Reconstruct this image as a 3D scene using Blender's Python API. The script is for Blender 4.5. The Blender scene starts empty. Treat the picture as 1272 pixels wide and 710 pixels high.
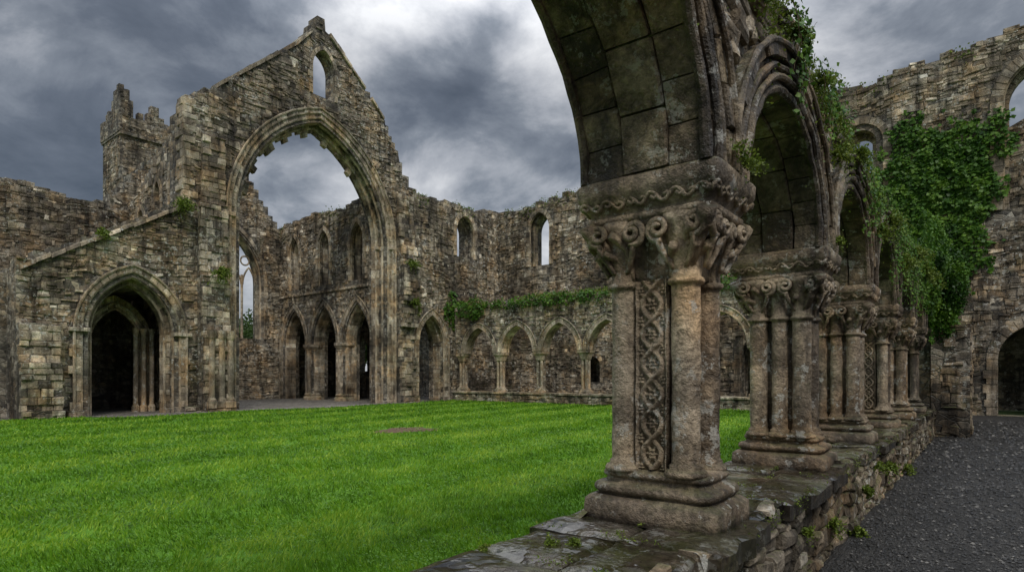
import bpy, math, random
import numpy as np
from mathutils import Vector, noise
from mathutils.geometry import tessellate_polygon
random.seed(7); rng=np.random.default_rng(7)
R=random.uniform
scene=bpy.context.scene
# ------------------------------------------------------------------ helpers
def link(o,parent=None):
    scene.collection.objects.link(o)
    if parent: o.parent=parent
    return o
def empty(name):
    return link(bpy.data.objects.new(name,None))
class MB:
    def __init__(s): s.v=[];s.f=[];s.t=[]
    def add(s,vs,fs,t):
        b=len(s.v); s.v.extend(vs); s.f.extend([tuple(i+b for i in f) for f in fs]); s.t.extend([t]*len(vs))
    def obj(s,name,mat,parent=None,smooth=False,wear=0,wscale=6):
        me=bpy.data.meshes.new(name)
        vs=s.v
        if wear:
            vs=[Vector(v)+noise.noise_vector(Vector(v)*wscale)*wear+noise.noise_vector(Vector(v)*wscale*4)*wear*.4 for v in vs]
        me.from_pydata([tuple(v) for v in vs],[],s.f)
        a=me.attributes.new('tint','FLOAT','POINT'); a.data.foreach_set('value',s.t)
        me.materials.append(mat)
        if smooth: me.polygons.foreach_set('use_smooth',[True]*len(me.polygons))
        me.update()
        return link(bpy.data.objects.new(name,me),parent)
class Fr:  # wall frame: s along wall, n outward, z up
    def __init__(s,ax,o,flip=1): s.ax=ax;s.o=o;s.flip=flip
    def __call__(s,a,n,z):
        if s.ax=='Y': return (s.o+n*s.flip,a,z)
        return (a,s.o-n*s.flip,z)
def hexa(mb,p,t):
    mb.add(p,[(0,1,2,3),(4,7,6,5),(0,4,5,1),(1,5,6,2),(2,6,7,3),(3,7,4,0)],t)
def box(mb,x0,x1,y0,y1,z0,z1,t,j=0):
    J=lambda: R(-j,j)
    p=[(x+J(),y+J(),z+J()) for z in (z0,z1) for x,y in ((x0,y0),(x1,y0),(x1,y1),(x0,y1))]
    hexa(mb,p,t)
def stone(mb,fr,s0,s1,z0,z1,n0,n1,t,ch=.015,j=.009):
    sg=1 if n1>n0 else -1
    J=lambda: R(-j,j)
    c=[(s0+J(),z0+J()),(s1+J(),z0+J()),(s1+J(),z1+J()),(s0+J(),z1+J())]
    ch2=ch
    i=[(s0+ch2+J(),z0+ch2+J()),(s1-ch2+J(),z0+ch2+J()),(s1-ch2+J(),z1-ch2+J()),(s0+ch2+J(),z1-ch2+J())]
    v=[fr(a,n0,z) for a,z in c]+[fr(a,n1-sg*ch,z) for a,z in c]+[fr(a,n1+J()*.8,z) for a,z in i]
    f=[]
    for k in range(4):
        m=(k+1)%4
        f+=[(k,m,m+4,k+4),(k+4,m+4,m+8,k+8)]
    f.append((8,9,10,11))
    mb.add(v,f,t)
def bbox(p):
    xs=[a[0] for a in p]; ys=[a[1] for a in p]
    return (min(xs),max(xs),min(ys),max(ys))
def inpoly(x,y,p,bb):
    if x<bb[0] or x>bb[1] or y<bb[2] or y>bb[3]: return False
    c=False; n=len(p); j=n-1
    for i in range(n):
        xi,yi=p[i]; xj,yj=p[j]
        if (yi>y)!=(yj>y) and x<(xj-xi)*(y-yi)/(yj-yi)+xi: c=not c
        j=i
    return c
def arch_curve(half,rise,d=0,n=8):
    if rise>=half: rho=(half*half+rise*rise)/(2*half); zs=1
    else: rho=half; zs=rise/half
    cx=half-rho
    ae=math.acos(max(-1,min(1,-cx/(rho+d))))
    r=[(cx+(rho+d)*math.cos(ae*i/n),(rho+d)*math.sin(ae*i/n)*zs) for i in range(n+1)]
    r[-1]=(0.0,r[-1][1])
    return [(-x,z) for x,z in r]+[(x,z) for x,z in reversed(r[:-1])]
def arch_poly(c,half,base,spring,rise,d=0,n=8):
    return [(c-half-d,base-(d if d>0 and base>0.5 else 0))]+[(c+x,spring+z) for x,z in arch_curve(half,rise,d,n)]+[(c+half+d,base-(d if d>0 and base>0.5 else 0))]
def ragged(pts,step=.45,amp=.12):
    out=[pts[0]]
    for (a,b),(c,d) in zip(pts,pts[1:]):
        L=math.hypot(c-a,d-b); n=max(1,int(L/step))
        steep=abs(d-b)>abs(c-a)*1.6
        for i in range(n):
            f0=i/n; f1=(i+1)/n
            x0=a+(c-a)*f0; x1=a+(c-a)*f1; z=b+(d-b)*(f0+f1)/2
            if steep:
                x=(x0+x1)/2+R(-amp,amp); zz0=b+(d-b)*f0; zz1=b+(d-b)*f1
                out+=[(x,zz0),(x,zz1-.001 if d>b else zz1+.001)]
            else:
                z+=R(-amp,amp); out+=[(x0+.002,z),(x1-.002,z+R(-.03,.03))]
    out.append(pts[-1])
    return out
def core(mb,fr,outline,holes,n0,n1,t=.5):
    loops=[outline]+holes
    tess=tessellate_polygon([[Vector((a,b,0)) for a,b in l] for l in loops])
    flat=[p for l in loops for p in l]; N=len(flat)
    v=[fr(a,n1,z) for a,z in flat]+[fr(a,n0,z) for a,z in flat]
    f=[tuple(tr) for tr in tess]+[tuple(i+N for i in tr) for tr in tess]
    b=0
    for l in loops:
        n=len(l)
        for i in range(n): f.append((b+i,b+(i+1)%n,b+(i+1)%n+N,b+i+N))
        b+=n
    mb.add(v,f,t)
def facing(mb,fr,outline,guards,n,sides=1,wmin=.15,wmax=.54,hmin=.085,hmax=.25,rel=.06,skip=.03,dark=0,j=.022):
    bb=bbox(outline); g=[(p,bbox(p)) for p in guards]
    off=R(0,50)
    def fw(a,nn,z):
        q=noise.noise(Vector((a*.5+off,z*.35,1.0)))*.16+noise.noise(Vector((a*2.2+off,z*1.5,5.0)))*.09
        return fr(a+noise.noise(Vector((a*1.5,z*1.5+off,9)))*.08,nn,z+q)
    z=bb[2]-.1
    while z<bb[3]:
        h=R(hmin,hmax)*(1.35 if random.random()<.12 else 1); s=bb[0]-R(0,.3)
        patch=random.gauss(0,.03)
        while s<bb[1]:
            w=R(wmin,wmax)*R(.6,1.15)*(.6+h/hmax*.5); s1=s+w; z1=z+h
            hh=h; m=.005
            q=noise.noise(Vector(((s+w/2)*.5+off,z*.35,1.0)))*.16
            P=((s+m,z+.02+q),(s1-m,z+.02+q),(s1-m,z1-.04+q),(s+m,z1-.04+q),((s+s1)/2,(z+z1)/2+q))
            if random.random()>skip and all(inpoly(a,b,outline,bb) for a,b in P):
                G=P+(((s+s1)/2,z+q),((s+s1)/2,z1+q),(s,z1+q),(s1,z1+q),(s,z+q),(s1,z+q))
                if not any(inpoly(a,b,p,qq) for p,qq in g for a,b in G):
                    big=noise.noise(Vector((s*.35,z*.35,off)))*.28
                    def tt():
                        u=random.random()
                        v=random.gauss(.47,.11)+patch+big
                        if u<.06: v+=.42
                        elif u<.13: v-=.25
                        return min(1,max(0,v-dark))
                    jj=min(j,h*.14)
                    if hh>.13 and random.random()<.4:
                        zm=z+hh*R(.35,.65); sm=s+w*R(.35,.65)
                        u=random.random()
                        if u<.35:
                            stone(mb,fw,s+m,s1-m,z+m,zm-m*.5,n-.05*sides,n+sides*R(.0,rel),tt(),.012,jj*.7)
                            stone(mb,fw,s+m,s1-m,zm+m*.5,z1-m,n-.05*sides,n+sides*R(.0,rel),tt(),.012,jj*.7)
                        elif u<.7:
                            stone(mb,fw,s+m,s1-m,z+m,zm-m*.5,n-.05*sides,n+sides*R(.0,rel),tt(),.012,jj*.7)
                            stone(mb,fw,s+m,sm-m*.5,zm+m*.5,z1-m,n-.05*sides,n+sides*R(.0,rel),tt(),.012,jj*.7)
                            stone(mb,fw,sm+m*.5,s1-m,zm+m*.5,z1-m,n-.05*sides,n+sides*R(.0,rel),tt(),.012,jj*.7)
                        else:
                            stone(mb,fw,s+m,sm-m*.5,z+m,z1-m,n-.05*sides,n+sides*R(.0,rel),tt(),.016,jj)
                            stone(mb,fw,sm+m*.5,s1-m,z+m,zm-m*.5,n-.05*sides,n+sides*R(.0,rel),tt(),.012,jj*.7)
                            stone(mb,fw,sm+m*.5,s1-m,zm+m*.5,z1-m,n-.05*sides,n+sides*R(.0,rel),tt(),.012,jj*.7)
                    else:
                        stone(mb,fw,s+m,s1-m,z+m,z1-m,n-.05*sides,n+sides*R(.0,rel),tt(),.018,jj)
            s=s1
        z+=h
def ring(mb,fr,c,spring,half,rise,d0,d1,n0,n1,count=16,keep=None,jn=.015,tb=.6):
    k=max(2,count//2)
    A=arch_curve(half,rise,d0,k); B=arch_curve(half,rise,d1,k)
    for i in range(len(A)-1):
        if keep and not keep(i,len(A)-1): continue
        g=.02
        def L(P,f): return (c+P[i][0]*(1-f)+P[i+1][0]*f, spring+P[i][1]*(1-f)+P[i+1][1]*f)
        a0,a1,b0,b1=L(A,g),L(A,1-g),L(B,g),L(B,1-g)
        sg=1 if n1>n0 else -1
        q=n1+R(-jn,jn); ch=.012*sg
        def mix(p,m,f): return (p[0]*(1-f)+m[0]*f,p[1]*(1-f)+m[1]*f)
        m=((a0[0]+b1[0])/2,(a0[1]+b1[1])/2)
        b0=mix(b0,m,R(-.05,.06)); b1=mix(b1,m,R(-.05,.06))
        cs=[a0,a1,b1,b0]
        v=[fr(p[0],n0,p[1]) for p in cs]+[fr(p[0],q-ch,p[1]) for p in cs]+[fr(*(lambda w:(w[0],q,w[1]))(mix(p,m,.07))) for p in cs]
        f=[(3,2,1,0)]
        for kk in range(4):
            mm=(kk+1)%4
            f+=[(kk,mm,mm+4,kk+4),(kk+4,mm+4,mm+8,kk+8)]
        f.append((8,9,10,11))
        mb.add(v,f,min(1,max(0,random.gauss(tb,.14))))
def jambs(mb,fr,c,half,base,spring,d0,d1,n0,n1,h=.32,quoin=.16,tb=.58):
    for sd in (-1,1):
        z=base; i=0
        while z<spring-.02:
            hh=min(h*R(.7,1.25),spring-z)
            if spring-(z+hh)<.1: hh=spring-z
            w=d1+(quoin*R(.2,1.4) if i%2 else 0)
            a=c+sd*(half+d0); b=c+sd*(half+w)
            stone(mb,fr,min(a,b),max(a,b),z+.004,z+hh-.004,n0,n1+R(-.015,.015),min(1,max(0,random.gauss(tb,.14))),ch=.013)
            z+=hh; i+=1
def tube(mb,pts,r,seg=7,t=.55,closed=False,taper=1):
    n=len(pts); P=[Vector(p) for p in pts]
    up=None; vs=[]
    for i in range(n):
        d=(P[min(i+1,n-1)]-P[max(i-1,0)])
        if d.length<1e-6: d=Vector((0,0,1))
        d.normalize()
        if up is None:
            up=d.orthogonal().normalized()
        up=(up-d*up.dot(d)); 
        if up.length<1e-5: up=d.orthogonal()
        up.normalize(); w=d.cross(up)
        rr=r*(1+(taper-1)*i/(n-1))
        for k in range(seg):
            a=2*math.pi*k/seg
            vs.append(tuple(P[i]+up*math.cos(a)*rr+w*math.sin(a)*rr))
    f=[(i*seg+k,i*seg+(k+1)%seg,(i+1)*seg+(k+1)%seg,(i+1)*seg+k) for i in range(n-1) for k in range(seg)]
    f+=[tuple(range(seg))[::-1],tuple((n-1)*seg+k for k in range(seg))]
    mb.add(vs,f,t)
def roll(mb,fr,c,base,spring,half,rise,d,n,r,t=.6,legs=True):
    pts=[]
    if legs: pts+=[(c-half-d,base+(spring-base)*i/4) for i in range(4)]
    pts+=[(c+x,spring+z) for x,z in arch_curve(half,rise,d,10)]
    if legs: pts+=[(c+half+d,spring-(spring-base)*i/4) for i in range(1,5)]
    tube(mb,[fr(a,n,z) for a,z in pts],r,6,t)
def lathe(mb,cx,cy,prof,seg=18,t=.5):
    vs=[(cx+r*math.cos(2*math.pi*k/seg),cy+r*math.sin(2*math.pi*k/seg),z) for r,z in prof for k in range(seg)]
    n=len(prof)
    f=[(i*seg+k,i*seg+(k+1)%seg,(i+1)*seg+(k+1)%seg,(i+1)*seg+k) for i in range(n-1) for k in range(seg)]
    f+=[tuple(range(seg))[::-1],tuple((n-1)*seg+k for k in range(seg))]
    mb.add(vs,f,t)
def rlathe(mb,cx,cy,prof,seg=48,t=.5):
    vs=[]
    for hx,hy,z,e in prof:
        for k in range(seg):
            a=2*math.pi*(k+.5)/seg; c=math.cos(a); s=math.sin(a)
            vs.append((cx+hx*math.copysign(abs(c)**e,c),cy+hy*math.copysign(abs(s)**e,s),z))
    n=len(prof)
    f=[(i*seg+k,i*seg+(k+1)%seg,(i+1)*seg+(k+1)%seg,(i+1)*seg+k) for i in range(n-1) for k in range(seg)]
    f+=[tuple(range(seg))[::-1],tuple((n-1)*seg+k for k in range(seg))]
    mb.add(vs,f,t)
# ------------------------------------------------------------------ materials
class NT:
    def __init__(s,nt): s.nt=nt
    def n(s,ty,ins={},**kw):
        nd=s.nt.nodes.new(ty)
        for k,v in kw.items(): setattr(nd,k,v)
        for k,v in ins.items():
            if isinstance(v,bpy.types.NodeSocket): s.nt.links.new(v,nd.inputs[k])
            else: nd.inputs[k].default_value=v
        return nd
    def m(s,op,a,b=0,c=None,clamp=False):
        ins={0:a,1:b}
        if c is not None: ins[2]=c
        return s.n('ShaderNodeMath',ins,operation=op,use_clamp=clamp).outputs[0]
    def ramp(s,fac,stops,interp='LINEAR'):
        nd=s.n('ShaderNodeValToRGB',{0:fac}); cr=nd.color_ramp; cr.interpolation=interp
        while len(cr.elements)<len(stops): cr.elements.new(.5)
        for e,(p,c) in zip(cr.elements,stops):
            e.position=p; e.color=(c,c,c,1) if not isinstance(c,tuple) else (*c,1)
        return nd.outputs[0]
    def mix(s,fac,a,b,bt='MIX'):
        nd=s.n('ShaderNodeMix',data_type='RGBA',blend_type=bt)
        for i,v in ((0,fac),(6,a),(7,b)):
            if isinstance(v,bpy.types.NodeSocket): s.nt.links.new(v,nd.inputs[i])
            else: nd.inputs[i].default_value=v if i==0 else ((*v,1) if len(v)==3 else v)
        return nd.outputs[2]
    def noise(s,vec,sc,det=4,rough=.55,dist=0):
        return s.n('ShaderNodeTexNoise',{'Vector':vec,'Scale':sc,'Detail':det,'Roughness':rough,'Distortion':dist}).outputs[0]
def newmat(name):
    m=bpy.data.materials.new(name); m.use_nodes=True; nt=m.node_tree
    nt.nodes.clear(); return m,NT(nt)
def finish(T,col,rough,height=None,bs=.5,bd=.02,spec=.3):
    ins={'Base Color':col,'Roughness':rough}
    if height is not None:
        b=T.n('ShaderNodeBump',{'Height':height,'Strength':bs,'Distance':bd}); ins['Normal']=b.outputs[0]
    p=T.n('ShaderNodeBsdfPrincipled',ins); p.inputs['Specular IOR Level'].default_value=spec
    T.n('ShaderNodeOutputMaterial',{0:p.outputs[0]})
RAMP=[(0,(.055,.048,.04)),(.25,(.125,.105,.08)),(.5,(.225,.19,.145)),(.75,(.36,.315,.245)),(1,(.58,.54,.46))]
def stone_mat(name,mode='tint',gain=1.0,warm=(1,1,1),moss=.5,wet=0,lichen=1,bump=.6,stain=1,vs=3.4,grime=.5,gs=1.6,sheet=.6):
    m,T=newmat(name)
    g=T.n('ShaderNodeNewGeometry'); pos=g.outputs['Position']
    big=T.noise(pos,.45,3,.6); mid=T.noise(pos,4,5,.68); fine=T.noise(pos,28,4,.72)
    st=T.n('ShaderNodeMapping',{'Vector':pos,'Scale':(2.2,2.2,.28)}).outputs[0]
    streak=T.noise(st,1.3,4,.68)
    mort=None
    if mode=='tint':
        val=T.n('ShaderNodeAttribute',attribute_name='tint').outputs['Fac']
    else:
        mp=T.n('ShaderNodeMapping',{'Vector':pos,'Scale':(1,1,1.9)}).outputs[0]
        wp=T.n('ShaderNodeVectorMath',{0:mp,1:T.n('ShaderNodeVectorMath',{0:T.n('ShaderNodeTexNoise',{'Vector':pos,'Scale':3.0}).outputs[1],3:.12},operation='SCALE').outputs[0]},operation='ADD').outputs[0]
        v=T.n('ShaderNodeTexVoronoi',{'Vector':wp,'Scale':vs})
        e=T.n('ShaderNodeTexVoronoi',{'Vector':wp,'Scale':vs},feature='DISTANCE_TO_EDGE')
        val=T.m('MULTIPLY_ADD',T.n('ShaderNodeSeparateColor',{0:v.outputs['Color']}).outputs[0],.7,.05)
        mort=T.ramp(e.outputs['Distance'],[(0,0.0),(.08,1.0)])
    val=T.m('ADD',val,T.m('MULTIPLY_ADD',mid,.8,-.4),clamp=True)
    col=T.ramp(val,RAMP)
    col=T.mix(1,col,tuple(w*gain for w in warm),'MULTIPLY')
    hue=T.ramp(T.noise(pos,1.1,3,.6),[(.35,(.93,.98,1.06)),(.5,(1,1,1)),(.66,(1.15,.98,.78))])
    col=T.mix(1,col,hue,'MULTIPLY')
    if mort is not None:
        col=T.mix(T.m('SUBTRACT',1.0,mort),col,(.17,.155,.125))
    col=T.mix(1,col,T.ramp(fine,[(.3,.5),(.5,1.0),(.68,1.4)]),'MULTIPLY')
    col=T.mix(stain,col,T.ramp(big,[(.34,.5),(.5,.95),(.65,1.25)]),'MULTIPLY')
    col=T.mix(stain,col,T.ramp(streak,[(.36,.3),(.48,.85),(.6,1.1)]),'MULTIPLY')
    gr=T.ramp(T.noise(pos,gs,6,.75,.3),[(.45,(.22,.20,.175)),(.55,(1,1,1))])
    col=T.mix(grime,col,gr,'MULTIPLY')
    l1=T.ramp(T.noise(pos,6.5,5,.78),[(.57,0.0),(.60,1.0)]); l2=T.ramp(big,[(.42,0.0),(.56,1.0)])
    lf=T.m('MULTIPLY',T.m('MULTIPLY',l1,l2),.75*lichen,clamp=True)
    col=T.mix(lf,col,(.60,.59,.53))
    nz=T.n('ShaderNodeSeparateXYZ',{0:g.outputs['Normal']}).outputs[2]
    up=T.ramp(nz,[(.25,0.0),(.7,1.0)])
    mn=T.noise(pos,2.3,6,.75)
    mo=T.ramp(mn,[(.44,0.0),(.54,1.0)])
    mo2=T.ramp(T.noise(pos,.9,6,.8),[(.55,0.0),(.62,1.0)])
    mf=T.m('MAXIMUM',T.m('MULTIPLY',up,mo),T.m('MULTIPLY',mo2,sheet))
    mf=T.m('MULTIPLY',mf,moss,clamp=True)
    mc=T.ramp(fine,[(.35,(.03,.038,.010)),(.65,(.11,.125,.03))])
    col=T.mix(mf,col,mc)
    if wet>=1:
        pn=T.noise(pos,2.1,4,.6)
        r=T.ramp(pn,[(.46,.04),(.56,.22),(.7,.45)])
        col=T.mix(1,col,T.ramp(pn,[(.44,.35),(.6,1.0)]),'MULTIPLY')
        bstr=T.ramp(pn,[(.46,.05),(.58,.8)])
    else:
        r=T.ramp(mid,[(.35,.55-.3*wet),(.6,.9-.3*wet)])
    h=T.m('ADD',T.m('MULTIPLY',fine,.8),T.m('MULTIPLY',mid,1.0))
    if mort is not None: h=T.m('ADD',h,T.m('MULTIPLY',mort,1.0))
    if wet>=1: h=T.m('MULTIPLY',h,bstr)
    finish(T,col,r,h,bump,.035,.35+.3*wet)
    return m
M_rub=stone_mat('rubble_masonry','vor',gain=1.5,moss=.6,sheet=.4)
M_stone=stone_mat('rubble_stones','tint',gain=1.9,warm=(1.04,.99,.92),moss=.7,lichen=1.25,bump=.9,grime=.6,sheet=.5)
M_dress=stone_mat('dressed_limestone','tint',gain=1.85,warm=(1.05,.99,.91),moss=.55,lichen=1.1,bump=.8,grime=.55,sheet=.45)
M_pier=stone_mat('carved_sandstone','tint',gain=1.5,warm=(1.05,.94,.82),moss=.42,lichen=.8,bump=1.0,wet=.45,grime=.65,gs=2.6)
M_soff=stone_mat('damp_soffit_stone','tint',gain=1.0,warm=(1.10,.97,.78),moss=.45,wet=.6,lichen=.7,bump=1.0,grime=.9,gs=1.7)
M_wet=stone_mat('wet_flagstone','tint',gain=.75,warm=(.99,.98,.98),moss=.6,wet=1.0,lichen=.5,bump=.7,grime=.55)
def leaf_mat(name,c0,c1,c2,tr=.25):
    m,T=newmat(name)
    a=T.n('ShaderNodeAttribute',attribute_name='tint').outputs['Fac']
    col=T.ramp(a,[(0,c0),(.5,c1),(1,c2)])
    p=T.n('ShaderNodeBsdfPrincipled',{'Base Color':col,'Roughness':.5}); p.inputs['Specular IOR Level'].default_value=.3
    t=T.n('ShaderNodeBsdfTranslucent',{'Color':col})
    mx=T.n('ShaderNodeMixShader',{0:tr,1:p.outputs[0],2:t.outputs[0]})
    T.n('ShaderNodeOutputMaterial',{0:mx.outputs[0]}); return m
M_grass=leaf_mat('grass_blades',(.045,.12,.008),(.16,.345,.016),(.40,.54,.05),.35)
M_clov=leaf_mat('clover_leaves',(.04,.12,.01),(.10,.24,.02),(.19,.34,.04),.25)
M_ivy=leaf_mat('ivy_leaves',(.014,.045,.006),(.055,.14,.012),(.16,.28,.03),.2)
M_weed=leaf_mat('weed_leaves',(.04,.06,.012),(.12,.18,.02),(.32,.38,.06),.3)
M_tree=leaf_mat('tree_leaves',(.02,.04,.012),(.05,.09,.02),(.09,.15,.03),.25)
def ground_mat(name,stops,sc,rough=.9,bs=.6,vor=None):
    m,T=newmat(name); pos=T.n('ShaderNodeNewGeometry').outputs['Position']
    a=T.noise(pos,sc,5,.7); b=T.noise(pos,.35,4,.6)
    f=T.m('ADD',T.m('MULTIPLY',a,.65),T.m('MULTIPLY',b,.35))
    col=T.ramp(f,stops); h=T.noise(pos,sc*6,3,.7)
    if vor:
        v=T.n('ShaderNodeTexVoronoi',{'Vector':pos,'Scale':vor})
        col=T.mix(.75,col,T.ramp(T.n('ShaderNodeSeparateColor',{0:v.outputs['Color']}).outputs[0],[(0,.35),(.6,1.0),(1,2.4)]),'MULTIPLY')
        h=T.m('SUBTRACT',1.0,v.outputs['Distance'])
    finish(T,col,rough,h,bs,.02); return m
M_lawn=ground_mat('lawn_soil_grass',[(.38,(.03,.075,.006)),(.5,(.07,.18,.008)),(.62,(.11,.25,.012))],5)
M_field=ground_mat('field_grass',[(.35,(.03,.06,.01)),(.65,(.07,.12,.02))],2)
M_grav=ground_mat('gravel',[(.35,(.02,.0195,.0185)),(.55,(.045,.043,.04)),(.7,(.08,.076,.07))],3,.5,1.0,55)
M_floor=ground_mat('earth_floor',[(.35,(.07,.063,.053)),(.65,(.22,.20,.17))],3,.9,.8,18)
M_mud=ground_mat('mud',[(.35,(.04,.026,.015)),(.65,(.18,.12,.07))],12)
m,T=newmat('pebbles'); a=T.n('ShaderNodeAttribute',attribute_name='tint').outputs['Fac']
finish(T,T.ramp(a,[(0,(.014,.014,.014)),(.55,(.052,.05,.047)),(1,(.24,.225,.2))]),.4); M_peb=m
m,T=newmat('bark'); pos=T.n('ShaderNodeNewGeometry').outputs['Position']
finish(T,T.ramp(T.noise(pos,6,6),[(.3,(.03,.025,.02)),(.7,(.1,.085,.07))]),.9,T.noise(pos,12,6),.8); M_bark=m
m,T=newmat('dry_stalks'); finish(T,T.ramp(T.noise(T.n('ShaderNodeNewGeometry').outputs['Position'],9),[(.3,(.05,.04,.02)),(.7,(.14,.11,.06))]),.8); M_stalk=m
# ------------------------------------------------------------------ numpy foliage
def np_mesh(name,verts,faces_idx,fs,tint,mat,parent=None):
    me=bpy.data.meshes.new(name)
    nv=len(verts); nf=len(faces_idx)//fs
    me.vertices.add(nv); me.vertices.foreach_set('co',verts.astype(np.float32).ravel())
    me.loops.add(nf*fs); me.loops.foreach_set('vertex_index',faces_idx.astype(np.int32))
    me.polygons.add(nf); me.polygons.foreach_set('loop_start',np.arange(0,nf*fs,fs,dtype=np.int32))
    a=me.attributes.new('tint','FLOAT','POINT'); a.data.foreach_set('value',tint.astype(np.float32))
    me.materials.append(mat); me.update(calc_edges=True); me.validate()
    return link(bpy.data.objects.new(name,me),parent)
def unit(v): return v/np.maximum(1e-6,np.linalg.norm(v,axis=1,keepdims=True))
def leaves(name,P,size,mat,parent=None,outward=None,tint=None,asp=.75,droop=0):
    N=len(P); d=unit(rng.normal(size=(N,3))+np.array([0,0,droop]))
    n=unit(rng.normal(size=(N,3))*(.55 if outward is not None else 1)+(outward if outward is not None else 0))
    d=unit(d-n*np.sum(d*n,1,keepdims=True)); w=np.cross(n,d)
    s=(size*rng.uniform(.6,1.3,N))[:,None]
    a=P; b=P+d*s*.45+w*s*asp*.5-n*s*.08; c=P+d*s; e=P+d*s*.45-w*s*asp*.5-n*s*.08
    V=np.stack([a,b,c,e],1).reshape(-1,3)
    t=rng.normal(.5,.17,N) if tint is None else tint+rng.normal(0,.14,N)
    return np_mesh(name,V,np.arange(4*N),4,np.clip(np.repeat(t,4),0,1),mat,parent)
def blob(c,r,n):
    d=unit(rng.normal(size=(n,3))); rr=rng.uniform(.35,1,n)**.6
    return np.array(c)+d*rr[:,None]*np.array(r)
# ================================================================== GROUND
def sheet(name,x0,x1,y0,y1,z,mat,thick=0,parent=None):
    mb=MB()
    if thick: box(mb,x0,x1,y0,y1,z-thick,z,.5)
    else: mb.add([(x0,y0,z),(x1,y0,z),(x1,y1,z),(x0,y1,z)],[(0,1,2,3)],.5)
    return mb.obj(name,mat,parent)
sheet('ground',-700,700,-700,700,-.02,M_field)
LZ=.15
sheet('gravel_path',-1.3,6,-8,29.9,.004,M_grav)
sheet('lawn',-24.4,-1.75,-14,25.2,LZ,M_lawn,.2)
sheet('nave_floor',-36,-24.4,-14,31,.10,M_floor,.1)
sheet('cloister_walk',-24.3,-1.5,25.7,30,.09,M_floor,.09)
mb=MB(); n=40; vs=[]
for i in range(n+1):
    y=6.5+(22.5-6.5)*i/n
    e=(-23.3+.35*math.sin(y*.9)+noise.noise(Vector((y*1.3,0,2)))*.5) if 7<y<22 else -24.2
    vs+=[(-24.42,y,LZ+.010),(e,y,LZ+.010)]
mb.add(vs,[(2*i,2*i+1,2*i+3,2*i+2) for i in range(n)],.5); mb.obj('worn_path',M_floor)
# ================================================================== ABBEY CHURCH (x=-25 range)
church=empty('abbey_church_ruin')
D=MB(); C=MB(); S=MB()
fW=Fr('Y',-25)
top=ragged([(5.2,5.3),(10.35,8.35)],.5,.07)+[(10.45,8.5),(10.45,12.5)]+ragged([(10.5,12.7),(11.6,13.4),(15.4,16.9),(16.2,17.9)],.4,.07)+[(16.25,18.3),(16.5,18.3),(16.5,18.75),(16.9,18.75),(16.95,18.2)]+ragged([(17.2,18.1),(19.3,16.3),(20.6,15.0),(21.5,13.6)],.4,.1)+ragged([(21.6,13.2),(22.3,11.9),(26,11.8),(30.6,12.2)],.5,.14)
outW=[(5.2,-.3)]+top+[(30.6,-.3)]
door=(8.65,1.45,.0,3.2,2.05); great=(16.65,3.95,.0,8.4,5.3); gwin=(16.85,.6,14.95,16.3,.95)
wwin=(26.85,.78,8.8,10.4,.95); wdoor=(24.0,1.02,.0,3.3,1.75)
ops=[door,great,gwin,wwin,wdoor]
holes=[arch_poly(*o,n=12) for o in ops]
TG=12.0  # the thick lower wall carries a thinner gable
def clip_low(poly,zc):
    return [(a,min(b,zc)) for a,b in poly]
core(C,fW,outW,holes,-.75,0)
low=[(5.2,-.3),(5.2,5.2),(10.44,8.2),(10.44,12.2),(11.0,12.2)]+[(11.2,13.0)]+[(13.6,14.6)]+[(16.65,14.7),(19.7,14.6),(21.4,12.6),(22.3,11.7),(30.6,11.7),(30.6,-.3)]
core(C,fW,low,[arch_poly(*o,n=12) for o in (door,great,wwin,wdoor)],-1.3,-.755)
guards=[arch_poly(*door,d=.42),arch_poly(*great,d=.58),arch_poly(*gwin,d=.18),arch_poly(*wwin,d=.26),arch_poly(*wdoor,d=.34)]
facing(S,fW,outW,guards,0,1)
z=8.4;i=0
while z<12.6:
    hh=R(.18,.34); stone(D,fW,10.4,10.4+(.55 if i%2 else .3)*R(.8,1.2),z,z+hh-.01,-.1,R(.03,.08),R(.35,.85),.018,.012)
    stone(D,Fr('X',10.42),-25.02-(.3 if i%2 else .6)*R(.8,1.2),-24.96,z,z+hh-.01,-.05,R(.01,.05),R(.3,.8),.018,.012)
    z+=hh;i+=1
c,h,b,sp,ri=great
for d0,d1,n0,n1 in ((-.16,.0,-.95,-.5),(.0,.2,-.6,-.16),(.2,.42,-.25,.05),(.42,.62,-.1,.12)):
    ring(D,fW,c,sp,h,ri,d0,d1,n0,n1,48)
    jambs(D,fW,c,h,b,sp,d0,d1,n0,n1,h=.36,quoin=0 if d1<.6 else .16)
for d,n,r in ((-.15,-.55,.06),(.0,-.22,.07),(.2,.01,.06),(.62,.13,.05),(.42,.08,.045)):
    roll(D,fW,c,b,sp,h,ri,d,n,r,.68)
for sd in (-1,1):
    for k,(d,n) in enumerate(((-.2,-.42),(0.02,-.08),(.25,.16))):
        a=c+sd*(h+d-.03); e=c+sd*(h+d+.36)
        stone(D,fW,min(a,e),max(a,e),8.3,8.46,-.6,n,.7)
ring(D,fW,c,sp,h,ri,-.50,-.14,-.85,-.6,44,keep=lambda i,n: (4<=i<=24 and i%4 in(0,)) or i in (5,13,30))
ring(D,fW,c,sp,h,ri,-.32,-.14,-.85,-.6,44,keep=lambda i,n: 3<=i<=27 and i%4!=2)
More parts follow.
